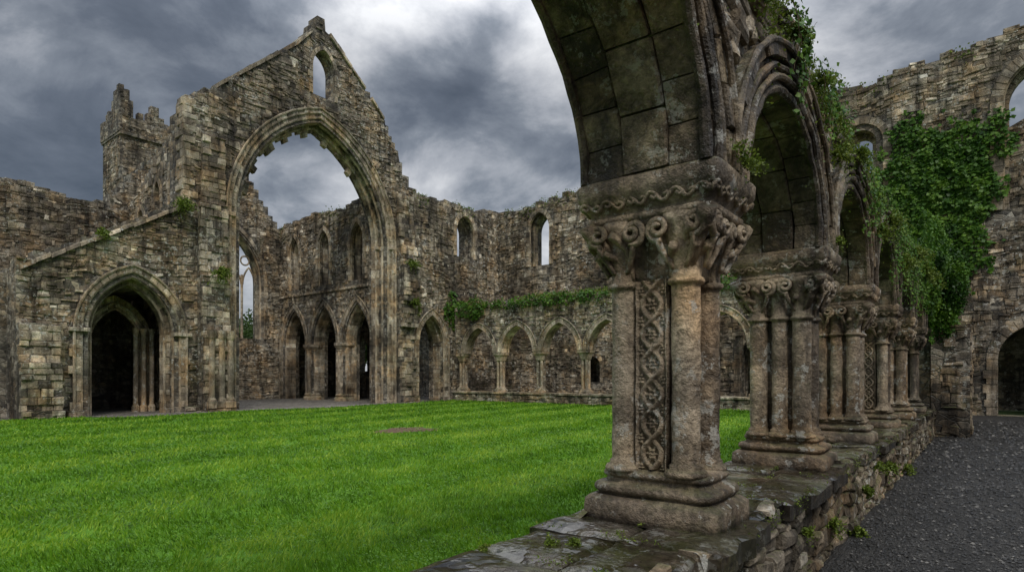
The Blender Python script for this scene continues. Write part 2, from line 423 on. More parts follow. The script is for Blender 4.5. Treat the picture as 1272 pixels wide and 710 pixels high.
def frame(fr,o,rings,rolls=(),count=16,q=.12,hh=.3,mb=None,tb=.58):
    mb=mb or D
    c,h,b,sp,ri=o
    for d0,d1,n0,n1 in rings:
        ring(mb,fr,c,sp,h,ri,d0,d1,n0,n1,count,tb=tb); jambs(mb,fr,c,h,b,sp,d0,d1,n0,n1,h=hh,quoin=q if n1>0 else 0,tb=tb)
    for d,n,r in rolls: roll(mb,fr,c,b,sp,h,ri,d,n,r)
frame(fW,door,[(-.2,.0,-.9,-.4),(.0,.2,-.5,-.08),(.2,.42,-.1,.09)],[(-.2,-.42,.05),(.0,-.12,.06),(.2,.03,.055),(.42,.1,.05)],20)
stone(D,fW,6.6,7.25,3.12,3.26,-.3,.17,.75); stone(D,fW,10.05,10.7,3.12,3.26,-.3,.17,.75)
frame(fW,gwin,[(.0,.18,-.1,.05)],count=12,q=.08,hh=.25)
frame(fW,wwin,[(.0,.26,-.2,.05)],[(.0,-.04,.05)],14)
frame(fW,wdoor,[(-.14,.0,-.8,-.3),(.0,.34,-.3,.07)],[(.0,-.03,.05),(.33,.08,.045)],16)
def buttress(fr,s0,s1,steps,n0=0):
    for z0,z1,n in steps:
        o=[(s0,z0),(s0,z1),(s1,z1),(s1,z0)]
        core(C,fr,o,[],n0,n,.5)
        z=z0; i=0
        while z<z1-.05:
            hh=min(R(.16,.32),z1-z); w=R(.22,.45)
            a=s0+w if i%2 else s0+w*.7; bq=s1-(w*.7 if i%2 else w)
            if random.random()>.08: stone(D,fr,s0-R(-.01,.04),a,z,z+hh-.01,n-.1,n+R(.0,.09),R(.25,.9),.02,.014)
            if random.random()>.08: stone(D,fr,bq,s1+R(-.01,.04),z,z+hh-.01,n-.1,n+R(.0,.09),R(.25,.9),.02,.014)
            if bq-a>.15:
                k=max(1,int((bq-a)/.3)); 
                for q in range(k): stone(S,fr,a+(bq-a)*q/k+.01,a+(bq-a)*(q+1)/k-.01,z,z+hh-.01,n-.1,n+R(-.02,.08),R(.1,.85),.02,.014)
            z+=hh; i+=1
buttress(fW,10.95,12.05,[(-.1,.55,1.0),(.55,3.2,.7),(3.2,5.6,.5),(5.6,8.6,.3)])
buttress(fW,11.1,12.0,[(8.6,11.4,.16)])
buttress(fW,21.3,22.35,[(-.1,.5,.8),(.5,2.6,.5),(2.6,4.2,.35),(4.2,5.6,.6),(5.6,7.5,.8),(7.5,8.6,.55),(8.6,9.8,.4),(9.8,11.4,.25)])
buttress(fW,5.2,6.3,[(-.1,.4,.8),(.4,2.0,.6),(2.0,3.3,.4)])
buttress(fW,6.55,7.0,[(-.1,.35,.35)]); buttress(fW,10.3,10.9,[(-.1,.35,.4)])
for yy in (11.2,11.6,11.95):
    lathe(D,-24.25,yy,[(.18,.5),(.18,.6),(.12,.7),(.11,3.0),(.15,3.1),(.18,3.3),(.18,3.4)],12,.6)
L=12
for i in range(L):
    a0=5.3+(10.3-5.3)*i/L; a1=5.3+(10.3-5.3)*(i+1)/L
    z0=5.1+(8.15-5.1)*i/L; z1=5.1+(8.15-5.1)*(i+1)/L
    dz=R(-.03,.03)
    v=[fW(a0,-.02,z0+dz),fW(a1-.02,-.02,z1+dz),fW(a1-.02,.14,z1-.02+dz),fW(a0,.14,z0-.02+dz),fW(a0,-.02,z0+.14+dz),fW(a1-.02,-.02,z1+.14+dz),fW(a1-.02,.1,z1+.1+dz),fW(a0,.1,z0+.1+dz)]
    hexa(D,v,R(.3,.8))
def coping(pts,n0=-.8,n1=.1):
    for (a0,z0),(a1,z1) in zip(pts,pts[1:]):
        n=max(1,int(math.hypot(a1-a0,z1-z0)/.5))
        for i in range(n):
            if random.random()<.35: continue
            f0=i/n;f1=(i+1)/n-.01; A=a0+(a1-a0)*f0;B=a0+(a1-a0)*f1;ZA=z0+(z1-z0)*f0;ZB=z0+(z1-z0)*f1
            o=R(-.05,.1)
            hexa(D,[fW(A,n0,ZA),fW(B,n0,ZB),fW(B,n1,ZB),fW(A,n1,ZA),fW(A,n0,ZA+.16+o),fW(B,n0,ZB+.16+o),fW(B,n1,ZB+.14+o),fW(A,n1,ZA+.14+o)],R(.4,.85))
coping([(11.5,13.3),(15.4,16.85),(16.2,17.8)]); coping([(17.2,18.0),(19.3,16.25),(20.5,15.1)])
# nave north wall y=21
fN=Fr('X',21.0)
topN=ragged([(-36.6,11.2),(-32,11.5),(-29,11.3),(-26.3,11.9)],.5,.12)
outN=[(-36.6,-.3)]+topN+[(-26.3,-.3)]
nar=[(-27.95,1.2,.0,3.4,2.3),(-31.15,1.2,.0,3.4,2.3),(-34.35,1.2,.0,3.4,2.3)]
ncl=[(-27.95,.55,7.0,9.3,1.0),(-31.15,.55,7.0,9.3,1.0),(-34.35,.55,7.0,9.3,1.0)]
core(C,fN,outN,[arch_poly(*o,n=10) for o in nar+ncl],-1.1,0)
facing(S,fN,outN,[arch_poly(*o,d=.4) for o in nar]+[arch_poly(*o,d=.24) for o in ncl],0,1)
for o in nar:
    frame(fN,o,[(-.1,.12,-.8,-.15),(.12,.4,-.2,.05)],[(.0,-.15,.05),(.4,.06,.04)],18)
for o in ncl:
    frame(fN,o,[(-.1,.0,-.6,-.3),(.0,.24,-.2,.05)],[(.0,-.06,.045)],12)
for x in (-29.55,-32.75):
    lathe(D,x,21.35,[(.62,0),(.62,.25),(.52,.35),(.56,.45),(.44,.55),(.43,3.0),(.47,3.05),(.45,3.1),(.58,3.3),(.62,3.34),(.62,3.5)],20,.6)
for k in range(18):
    stone(D,fN,-36+k*.54,-36+k*.54+.52,6.55,6.68,-.05,.1,R(.4,.8))
fE=Fr('Y',-36)
ew=(16.9,2.85,3.9,7.4,3.6)
outE=[(10.4,-.3)]+ragged([(10.4,9.5),(13,13),(16,16.6),(17,16.4),(18.9,13.9),(20.8,11.2),(22.2,10.9)],.5,.12)+[(22.2,-.3)]
core(C,fE,outE,[arch_poly(*ew,n=12)],-1.1,0); facing(S,fE,outE,[arch_poly(*ew,d=.35)],0,1)
frame(fE,ew,[(-.04,.12,-.8,-.2),(.12,.35,-.2,.06)],[(.0,-.15,.07)],26)
for yy in (15.1,16.9,18.7):
    tube(D,[fE(yy,-.5,3.9),fE(yy,-.5,7.9)],.08,6,.75)
for yc,hf in ((14.65,.45),(16.0,.85),(17.8,.85),(19.15,.4)):
    tube(D,[fE(yc+x,-.5,7.3+z) for x,z in arch_curve(hf,1.1,0,8)],.06,6,.75)
for yc,zc,rr in ((15.8,9.1,.55),(18.0,9.1,.5),(16.9,10.0,.45),(18.9,8.8,.28)):
    tube(D,[fE(yc+rr*math.cos(a*math.pi/8),-.5,zc+rr*math.sin(a*math.pi/8)) for a in range(17)],.055,6,.75)
fS=Fr('X',10.7)
outS=[(-36.5,-.3)]+ragged([(-36.5,8.2),(-30.9,9.8),(-26.6,11.9),(-25.1,12.4)],.45,.12)+[(-25.1,-.3)]
swn=[(-26.6,.3,7.9,10.0,.6),(-28.2,.3,7.6,9.4,.6),(-30.0,.3,7.2,8.6,.5)]
core(C,fS,outS,[arch_poly(*o) for o in swn],-1.0,0); facing(S,fS,outS,[arch_poly(*o,d=.2) for o in swn],0,1)
for o in swn: frame(fS,o,[(.0,.2,-.3,.05)],count=10,q=.08)
box(C,-31,-26.32,5.2,10.6,5.0,5.25,.4); box(C,-31.2,-30.9,5.2,10.6,0,5.1,.4); box(C,-30.9,-26.32,5.0,5.3,0,5.1,.4)
box(C,-37,-26.32,22.12,29.9,6.2,6.45,.4); box(C,-31.3,-30.9,24.5,29.9,0,6.2,.4)
core(C,Fr('X',26.5),[(-37,-.1),(-37,6.2),(-31.3,6.2),(-31.3,-.1)],[arch_poly(-34.6,.5,1.9,3.4,.9)],-.6,0)
core(C,Fr('Y',-37.1),[(22,-.1),(22,6.2),(26.5,6.2),(26.5,-.1)],[],-.5,0)
frame(Fr('Y',-27.6),(8.9,.9,0,2.9,1.4),[(0,.2,-.2,0),(.2,.5,-.3,-.1)],[(0,0,.06),(.2,0,.06)],14)
for yy in (9.5,9.8,10.1): lathe(D,-27.2,yy,[(.14,0),(.14,.3),(.09,.4),(.09,3.2),(.15,3.5)],10,.5)
D.obj('dressed_stonework',M_dress,church); C.obj('wall_core',M_rub,church); S.obj('facing_stones',M_stone,church)
# ================================================================== REAR RANGE WALL y=30
rear=empty('east_range_wall'); D=MB();C=MB();S=MB()
fR=Fr('X',30.0)
outR=[(-25.0,-.3)]+ragged([(-25,12.1),(-21,12.3),(-18,12.7),(-12,12.4),(-8,13.6),(-5.4,14.2),(-2,14.5),(1,14.9),(9,15.2)],.5,.17)+[(9,-.3)]
w1=(-21.7,.75,8.4,10.7,1.0); w2=(-4.35,.62,9.7,11.7,.62); w3=(1.75,1.25,8.0,12.2,1.5); d1=(1.6,1.25,0,2.2,1.35); w4=(-14.5,.7,8.6,10.6,.95); w5=(-17.9,.5,1.2,2.2,.5)
d2=(-8.4,1.1,0,2.4,1.3)
RO=[w1,w2,w3,d1,w4,d2,w5]
core(C,fR,outR,[arch_poly(*o,n=10) for o in RO],-1.3,0)
facing(S,fR,outR,[arch_poly(*w1,d=.26),arch_poly(*w2,d=.55),arch_poly(*w3,d=.4),arch_poly(*d1,d=.36),arch_poly(*w4,d=.26),arch_poly(*d2,d=.3),arch_poly(*w5,d=.2)],0,1)
frame(fR,w1,[(-.14,.0,-.7,-.3),(.0,.26,-.2,.05)],[(.0,-.05,.05)],14)
frame(fR,w4,[(-.14,.0,-.7,-.3),(.0,.26,-.2,.05)],[(.0,-.05,.05)],14)
frame(fR,w2,[(-.2,.0,-.9,-.5),(.0,.25,-.5,-.04),(.25,.55,-.1,.07)],[(.0,-.3,.05)],16)
frame(fR,w3,[(-.2,.0,-.9,-.4),(.0,.4,-.3,.06)],[(.0,-.08,.06)],20)
core(C,fR,[(.4,7.9),(.4,11.2),(1.2,11.6),(2.0,11.1),(3.1,11.4),(3.1,7.9)],[],-1.0,-.6)
facing(S,fR,[(.5,8),(.5,11.2),(1.2,11.6),(2.0,11.1),(3.0,11.4),(3.0,8)],[],-.6,1)
frame(fR,d1,[(.0,.36,-.2,.06)],count=18); frame(fR,d2,[(.0,.3,-.2,.05)],count=16); frame(fR,w5,[(.0,.2,-.2,.03)],count=8)
box(C,-1.5,5,31.32,35,3.9,4.1,.3); box(C,-1.5,5,35,35.3,0,4,.3); box(C,-10.5,-6,31.32,33.5,4.1,4.3,.3); box(C,-10.5,-6,33.5,33.8,0,4.2,.3); box(C,-19,-17,31.32,31.5,.5,3.4,.3)
D.obj('dressed_stonework',M_dress,rear); C.obj('wall_core',M_rub,rear); S.obj('facing_stones',M_stone,rear)
# ================================================================== LEFT WALLS
def simple_wall(name,fr,out,thick,**k):
    p=empty(name); c_=MB(); s_=MB(); core(c_,fr,out,[],-thick,0); facing(s_,fr,out,[],0,1,**k)
    c_.obj('wall_core',M_rub,p); s_.obj('facing_stones',M_stone,p); return p
simple_wall('precinct_wall',Fr('Y',-31.3),[(-14,-.3)]+ragged([(-14,10),(-4,9.8),(3,9.5),(6,9.6),(11,9.3)],.55,.2)+[(11,-.3)],1.0,dark=.05)
simple_wall('garden_wall',Fr('Y',-27.2),[(-14,-.3)]+ragged([(-14,3.6),(-2,3.8),(5.0,3.6)],.5,.12)+[(5.0,-.3)],.7,dark=.25)
simple_wall('cloister_back_wall',Fr('Y',5.0,-1),[(-8,-.3)]+ragged([(-8,3.2),(10,3.0),(29,3.4)],.5,.2)+[(29,-.3)],.8)
# ================================================================== TOWER
tw=empty('bell_tower'); C=MB();S=MB()
o=[(18.1,-.3),(18.1,21.6),(22.1,21.6),(22.1,-.3)]
core(C,Fr('Y',-55),o,[],-4,0); facing(S,Fr('Y',-55),[(18.1,8),(18.1,21.6),(22.1,21.6),(22.1,8)],[],0,1,wmin=.3,wmax=.7,hmin=.14,hmax=.3)
facing(S,Fr('X',18.1),[(-59,8),(-59,21.6),(-55,21.6),(-55,8)],[],0,1,wmin=.3,wmax=.7,hmin=.14,hmax=.3)
def cren(a,b,tall=True):
    p=[(0,21.4),(0,25.2),(.35,25.2),(.35,24.9),(.75,24.9),(.75,24.1),(1.0,24.1),(1.0,22.7),(1.35,22.7),(1.35,23.3),(1.75,23.3),(1.75,22.8),(2.0,22.8),(2.0,23.5),(2.3,23.5),(2.3,24.2),(2.9,24.2),(2.9,23.4),(3.3,23.4),(3.3,22.6),(3.7,22.6),(3.7,23.0),(4.2,23.0),(4.2,21.4)]
    if not tall: p=[(x,min(z,23.6)) for x,z in p]
    return [(a+x*(b-a)/4.2,z) for x,z in p]
fq=Fr('Y',-54.85); q=cren(17.95,22.25); core(C,fq,q,[],-.55,0); facing(S,fq,q,[],0,1,wmin=.2,wmax=.5,hmin=.14,hmax=.25)
core(C,Fr('Y',-58.6),cren(22.25,17.95,False),[],-.55,0)
fq=Fr('X',17.96); q=cren(-55.41,-58.58,False); core(C,fq,q,[],-.55,0); core(C,Fr('X',21.7),cren(-58.58,-55.41,False),[],-.55,0)
core(C,Fr('X',17.97),[(-55.42,21.4),(-55.42,24.9),(-56.2,24.9),(-56.2,24.2),(-56.6,24.2),(-56.6,21.4)],[],-.5,0)
core(C,Fr('Y',-54.9),[(18.0,21.2),(18.0,21.45),(22.2,21.45),(22.2,21.2)],[],-4.2,.12)
C.obj('tower_body',M_rub,tw); S.obj('facing_stones',M_stone,tw)
# ================================================================== CLOISTER ARCADES
SPR=2.68; CX=-1.505
def pier_mesh(carved=True,var=0):
    P=MB(); z0=.73
    rnd=.2
    rlathe(P,0,0,[(.415,.315,z0-.02,rnd),(.415,.315,z0+.03,rnd),(.412,.312,z0+.09,rnd),(.395,.295,z0+.105,rnd),(.36,.265,z0+.12,rnd+.05)],96,.4)
    prof=[(.36,.262,z0+.11)]
    for i in range(9):
        a=math.pi*i/8; prof.append((.345+.03*math.sin(a),.248+.03*math.sin(a),z0+.13+.03*(1-math.cos(a))))
    prof+=[(.315,.22,z0+.20),(.31,.215,z0+.215)]
    for i in range(7):
        a=math.pi*i/6; prof.append((.305+.02*math.sin(a),.215+.02*math.sin(a),z0+.225+.02*(1-math.cos(a))))
    prof+=[(.28,.20,z0+.275),(.2,.15,z0+.28)]
    rlathe(P,0,0,[(a,b,z,.27) for a,b,z in prof],96,.45)
    sx,sy,sr=.187,.15,.08
    pos=[(-sx,-sy),(sx,-sy),(sx,sy),(-sx,sy)]
    if not carved: pos+=[(0,-sy-.015),(0,sy+.015)]
    for i,(x,y) in enumerate(pos):
        r=sr if (carved or i<4) else sr*.85
        pr=[(r+.035,z0+.26),(r+.04,z0+.275),(r+.03,z0+.295),(r+.012,z0+.305),(r+.016,z0+.32),(r,z0+.335)]
        pr+=[(r*(1+.012*math.sin(k*1.3+i)),z0+.335+(2.06-z0-.335)*k/40) for k in range(1,41)]
        pr+=[(r+.018,2.065),(r+.024,2.08),(r+.018,2.095),(r+.004,2.102)]
        pr+=[(r+.004+.07*(k/8)**2.2,2.102+.34*k/8) for k in range(1,9)]
        lathe(P,x,y,pr,26,[.62,.66,.40,.5,.6,.5][i])
    rlathe(P,0,0,[(.17,.15,z0+.27,.15),(.17,.15,2.2,.15)],24,.2)
    if carved:
        for sg in (-1,1):
            nx,nz=34,280; W=.094; vs=[]
            for j in range(nz+1):
                z=z0+.29+(2.10-z0-.29)*j/nz
                for i in range(nx+1):
                    x=-W+2*W*i/nx
                    per=.34; h=0
                    # two interlaced vine stems ...
                    for q in (0,math.pi):
                        ph=z*2*math.pi/per+q
                        cxs=.058*math.sin(ph); dd=abs(x-cxs)/math.sqrt(1+(.058*2*math.pi/per*math.cos(ph))**2)
                        if dd<.015: h=max(h,(.026+.007*math.cos(ph))*math.sqrt(1-(dd/.015)**2))
                    # ... with a leaf inside every loop and half-leaves between
                    for xo,off,R1 in ((0,.25,.046),(0,.75,.046),(.075,.0,.036),(-.075,.0,.036),(.075,.5,.036),(-.075,.5,.036)):
                        zc=((z/per-off+.5)%1.0-.5)*per
                        rx=x-xo; rr=math.hypot(rx*1.15,zc*.75); th=math.atan2(zc,rx)
                        R0=R1*(.72+.28*math.cos(6*th))
                        if rr<R0: h=max(h,.024*(1-(rr/R0)**2)**.5*(.65+.35*math.cos(rr*330)))
                    if abs(x)>.086: h=.024
                    vs.append((x,sg*(.184+h),z))
            f=[(j*(nx+1)+i,j*(nx+1)+i+1,(j+1)*(nx+1)+i+1,(j+1)*(nx+1)+i) for j in range(nz) for i in range(nx)]
            P.add(vs,f,.55)
            rlathe(P,0,sg*.10,[(.096,.085,z0+.27,.2),(.096,.085,2.12,.2)],20,.35)
    pr=[]
    for k in range(11):
        f=k/10; g=f**1.9
        pr.append((.235+.125*g,.185+.095*g,2.10+.35*f,.35))
    rlathe(P,0,0,pr,56,.3)
    K=24
    for k in range(K):
        a=2*math.pi*(k+.5)/K; cc=math.cos(a); ss=math.sin(a); e=.35
        path=[]
        for q in range(8):
            f=q/7*(.78 if k%2 else .5); g=f**1.9; cu=.035*max(0,q-5)
            hx=.240+.125*g+.014*math.sin(f*3)+cu; hy=.190+.095*g+.014*math.sin(f*3)+cu
            path.append((hx*math.copysign(abs(cc)**e,cc),hy*math.copysign(abs(ss)**e,ss),2.10+.35*f-(.012 if q==7 else 0)))
        tube(P,path,.012,6,R(.45,.65),taper=2.2)
    def vol(cx,cy,cz,ax,sg,R0=.058):
        R0*=R(.95,1.15)
        path=[]
        for q in range(38):
            f=q/37; th=-math.pi*.6+f*2*math.pi*1.7; r=R0*(1-f*.82)
            u=math.cos(th)*r*sg; w=math.sin(th)*r; o=.025*f
            path.append((cx+u,cy+math.copysign(o,cy),cz+w) if ax=='x' else (cx+math.copysign(o,cx),cy+u,cz+w))
        tube(P,path,.020,9,.62,taper=.8)
        st=[]
        for q in range(7):
            f=q/6
            if ax=='x': st.append((cx-sg*.07*(1-f)**1.3,cy*(1-.22*(1-f)),cz-.22*(1-f)-R0*f))
            else: st.append((cx*(1-.2*(1-f)),cy-sg*.05*(1-f),cz-.22*(1-f)-R0*f))
        tube(P,st,.014,7,.55,taper=1.5)
    for sg in (-1,1):
        for sx_ in (-1,1):
            vol(sx_*.29,sg*.288,2.372,'x',sx_,.066)
            vol(sx_*.076,sg*.275,2.368,'x',-sx_,.064)
            vol(sx_*.368,sg*.2,2.372,'y',sg,.064)
            vol(sx_*.362,sg*.055,2.37,'y',-sg,.048)
    for (x,y) in ((.3,.24),(-.3,.24),(.3,-.24),(-.3,-.24)):
        path=[(x*.75,y*.8,2.16),(x*.9,y*.9,2.26),(x*1.05,y*1.05,2.34),(x*1.18,y*1.2,2.40),(x*1.22,y*1.27,2.44)]
        tube(P,path,.032,8,.5,taper=1.7)
    rlathe(P,0,0,[(.36,.27,2.435,.12),(.375,.285,2.445,.12),(.378,.288,2.475,.12),(.362,.272,2.485,.12),(.37,.28,2.50,.12),(.395,.30,2.54,.12),(.425,.325,2.585,.12),(.432,.332,2.60,.12),(.436,.336,2.665,.12),(.425,.325,2.682,.12)],96,.5)
    def band(pts,z,amp,per,r):
        path=[]
        for (x0,y0),(x1,y1) in zip(pts,pts[1:]):
            L=math.hypot(x1-x0,y1-y0); n=int(L/.008)
            for q in range(n):
                f=q/n; s=f*L
                w=amp*math.sin(2*math.pi*s/per); o=1+w*.8
                path.append(((x0+(x1-x0)*f)*o,(y0+(y1-y0)*f)*o,z+w))
        tube(P,path,r,6,.6)
    rc=[(-.402,-.302),(.402,-.302),(.402,.302),(-.402,.302),(-.402,-.302)]
    band(rc,2.545,.026,.14,.013)
    for (x0,y0),(x1,y1) in zip(rc,rc[1:]):
        L=math.hypot(x1-x0,y1-y0); n=int(L/.07)
        for q in range(n):
            f=(q+.5)/n; sgn=1 if q%2 else -1
            bx=(x0+(x1-x0)*f); by=(y0+(y1-y0)*f); tx=(x1-x0)/L; ty=(y1-y0)/L
            tube(P,[(bx-tx*.022,by-ty*.022,2.545-sgn*.004),(bx,by,2.545+sgn*.012),(bx+tx*.022,by+ty*.022,2.545-sgn*.004)],.013,6,.6)
    return P.obj('pier',M_pier,None,True,wear=.0065,wscale=7)
arc=empty('cloister_arcade')
p1=pier_mesh(True); p2=pier_mesh(False)
me1,me2=p1.data,p2.data
p1.parent=arc; p2.parent=arc
ys=[3.375+2.68*k for k in range(6)]
p1.location=(CX,ys[0],0); p1.name='carved_pier'
p2.location=(CX,ys[1],0); p2.name='clustered_pier'
rots=[0,0,math.pi,0,math.pi,0]
for k in range(2,6):
    o=link(bpy.data.objects.new('clustered_pier',me2 if k!=3 else me1),arc); o.location=(CX,ys[k],0); o.rotation_euler[2]=rots[k]
o=link(bpy.data.objects.new('clustered_pier',me2),arc); o.location=(CX,-.63,0)
fA=Fr('Y',-1.17); TH=.67
arches=[(1.372,1.722,1.25)]+[(3.375+2.68*(k+.5),1.06,.93) for k in range(6)]
def arcade_outline(arches,start,end,spr,topl,endleg=None):
    o=[(start,spr)]
    for c,h,r in arches:
        o+=[(c+x,spr+z) for x,z in arch_curve(h,r,0,12)]
    if endleg: o+=[(arches[-1][0]+arches[-1][1]+.0,-.2),(endleg,-.2)]
    else: o+=[(end,spr)]
    return o+list(reversed(topl))
topA=ragged([(-1.3,4.75),(2.6,4.6),(3.6,4.35),(5.5,4.15),(9,3.98),(14,4.0),(18.5,4.15),(20,5.0),(25.8,5.6)],.3,.07)
outA=arcade_outline(arches,-1.3,25.8,SPR,topA,25.8)
C=MB();S=MB();D=MB();F=MB()
core(C,fA,outA,[],-TH,0)
gA=[arch_poly(c,h,2.5,SPR,r,d=.24) for c,h,r in arches]
facing(S,fA,outA,gA,0,1,wmin=.12,wmax=.36,hmin=.06,hmax=.14,rel=.06,dark=.05)
facing(S,fA,outA,gA,-TH,-1,wmin=.16,wmax=.42,hmin=.09,hmax=.17,rel=.045)
for k,(c,h,r) in enumerate(arches):
    cnt=16 if k==0 else 12
    e=[.045,-.17,-.44,-TH-.045]
    for q in range(3):
        ring(F,fA,c,SPR,h,r,-.035-R(0,.015),.2,e[q+1]+.005,e[q]-.005,cnt+[2,-4,4][q],jn=.004,tb=.5)
    ring(D,fA,c,SPR,h,r,.2,.30,-.1,.075,cnt+4,tb=.5); ring(D,fA,c,SPR,h,r,.2,.30,-TH+.1,-TH-.075,cnt+4,tb=.5)
    for d,n,rr in ((-.03,.03,.032),(.05,.06,.025),(.13,.055,.025),(.3,.085,.022),(-.03,-TH-.03,.032),(.07,-TH-.06,.025),(.3,-TH-.085,.022)):
        tube(D,[fA(c+x,n,SPR+z) for x,z in arch_curve(h,r,d,22)],rr,8,R(.35,.6))
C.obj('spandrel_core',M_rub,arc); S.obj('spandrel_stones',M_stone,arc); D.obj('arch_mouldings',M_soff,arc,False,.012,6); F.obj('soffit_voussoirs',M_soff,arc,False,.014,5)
# parapet
C=MB();S=MB();K=MB()
fP=Fr('Y',-1.07)
op=[(-3,-.1),(-3,.63),(19.3,.63),(19.3,-.1)]
core(C,fP,op,[],-.84,0)
facing(S,fP,[(-3,-.1),(-3,.70),(19.3,.70),(19.3,-.1)],[],0,1,wmin=.12,wmax=.4,hmin=.06,hmax=.15,rel=.07,dark=.14)
facing(S,fP,[(-3,-.1),(-3,.66),(19.3,.66),(19.3,-.1)],[],-.84,-1,wmin=.15,wmax=.4,hmin=.1,hmax=.16,rel=.04,dark=.1)
y=-3.0
joints=[]
while y<19.2:
    L=R(.45,.95); wd=R(.34,.56)
    joints.append((y,wd))
    for (xa,xb) in ((-1.95-R(0,.09),-1.95+wd),(-1.95+wd+.012,-1.03+R(-.05,.07))):
        zt=.73+R(-.025,.002); nx,ny=14,14
        tx=R(-.016,.016); ty=R(-.016,.016)
        vs=[];t=min(1,max(0,random.gauss(.45,.2)))
        for j in range(ny+1):
            for i in range(nx+1):
                X=xa+(xb-xa)*i/nx; Y=y+.006+(L-.014)*j/ny
                ed=min(i,nx-i,j,ny-j)
                zz=zt-(.022 if ed==0 else .005 if ed==1 else 0)+noise.noise(Vector((X*4,Y*4,1)))*.018+noise.noise(Vector((X*14,Y*14,1)))*.006+tx*(i/nx-.5)+ty*(j/ny-.5)
                if ed==0:
                    X+=noise.noise(Vector((X*6,Y*6,4)))*.04; Y+=noise.noise(Vector((X*7,Y*7,9)))*.014
                vs.append((X,Y,zz))
        f=[(j*(nx+1)+i,j*(nx+1)+i+1,(j+1)*(nx+1)+i+1,(j+1)*(nx+1)+i) for j in range(ny) for i in range(nx)]
        b=len(vs)
        per=[i for i in range(nx+1)]+[ (j)*(nx+1)+nx for j in range(1,ny+1)]+[ny*(nx+1)+i for i in range(nx-1,-1,-1)]+[j*(nx+1) for j in range(ny-1,0,-1)]
        for q in per: vs.append((vs[q][0],vs[q][1],.60))
        n=len(per); f+=[(per[q],per[(q+1)%n],b+(q+1)%n,b+q) for q in range(n)]
        K.add(vs,f,t)
    y+=L
C.obj('parapet_core',M_rub,arc); S.obj('parapet_stones',M_stone,arc); K.obj('coping_slabs',M_wet,arc)
P=[]
for yj,wd in joints:
    if yj<.8 or yj>12: continue
    for i in range(int(300/(1+yj*.25))):
        x=R(-1.98,-1.02)
        if noise.noise(Vector((x*5,yj*3,2)))>-.05: P.append((x,yj+R(-.02,.02),.715+R(0,.022)))
    for i in range(int(200/(1+yj*.25))):
        yy=yj+R(0,.7)
        if noise.noise(Vector((yj*5,yy*4,6)))>.0: P.append((-1.95+wd+R(-.018,.018),yy,.715+R(0,.022)))
    for i in range(260):
        yy=yj+R(0,.8)
        if noise.noise(Vector((9,yy*3,6)))>.02: P.append((-1.03+R(-.03,.05),yy,.70+R(-.08,.02)))
leaves('joint_moss',np.array(P),.016,M_weed,asp=.5,droop=.6)
C=MB();S=MB();D=MB()
fB=Fr('X',18.7)
core(C,fB,[(-1.12,-.1),(-1.12,2.75),(-.32,2.75),(-.32,-.1)],[],-1.2,0)
facing(S,fB,[(-1.12,-.05),(-1.12,2.8),(-.3,2.8),(-.3,-.05)],[],0,1,dark=.1)
facing(S,Fr('Y',-.32),[(18.7,-.05),(18.7,2.8),(19.9,2.8),(19.9,-.05)],[],0,1,dark=.1)
C.obj('corner_block_core',M_rub,arc); S.obj('corner_block_stones',M_stone,arc)
arf=empty('cloister_arcade')
fF=Fr('X',25.3)
cs=[-1.9-2.75*(k+.5) for k in range(8)]
far=[(c,1.08,1.45) for c in reversed(cs)]
topF=ragged([(-24.4,5.5),(-18,5.65),(-8,5.5),(-1.5,5.6)],.4,.06)
outF=arcade_outline(far,-24.4,-1.85,2.85,topF)
C=MB();S=MB();D=MB()
core(C,fF,outF,[],-.6,0)
facing(S,fF,outF,[arch_poly(c,h,2.6,2.85,r,d=.26) for c,h,r in far],0,1,wmin=.15,wmax=.45,hmin=.08,hmax=.18,rel=.05)
for c,h,r in far:
    ring(D,fF,c,2.85,h,r,-.03,.26,-.63,.05,16)
    roll(D,fF,c,2.85,2.85,h,r,.0,.05,.04,legs=False); roll(D,fF,c,2.85,2.85,h,r,.26,.06,.03,legs=False)
op=[(-24.5,-.1),(-24.5,.58),(-1.9,.58),(-1.9,-.1)]
core(C,Fr('X',25.2),op,[],-.8,0); facing(S,Fr('X',25.2),op,[],0,1,wmin=.2,wmax=.5,hmin=.12,hmax=.2)
x=-24.5
while x<-1.9:
    w=R(.6,1.1); stone(D,Fr('X',25.2),x,min(x+w-.01,-1.88),.58,.68,-.85,.08,R(.4,.8)); x+=w
for k in range(9):
    px=-1.9-2.75*k
    if px<-23.8: px=-24.0
    rlathe(D,px,25.6,[(.3,.3,.68,.2),(.3,.3,.8,.2),(.24,.24,.86,.4),(.22,.22,.92,.4)],20,.6)
    for dx in (-.11,.11):
        for dy in (-.11,.11): lathe(D,px+dx,25.6+dy,[(.1,.9),(.08,1.0),(.08,2.4),(.11,2.45),(.14,2.65)],10,.62)
    rlathe(D,px,25.6,[(.22,.22,2.4,.4),(.28,.28,2.66,.3),(.34,.34,2.72,.15),(.35,.35,2.84,.15)],20,.65)
C.obj('spandrel_core',M_rub,arf); S.obj('spandrel_stones',M_stone,arf); D.obj('piers_and_arches',M_dress,arf)
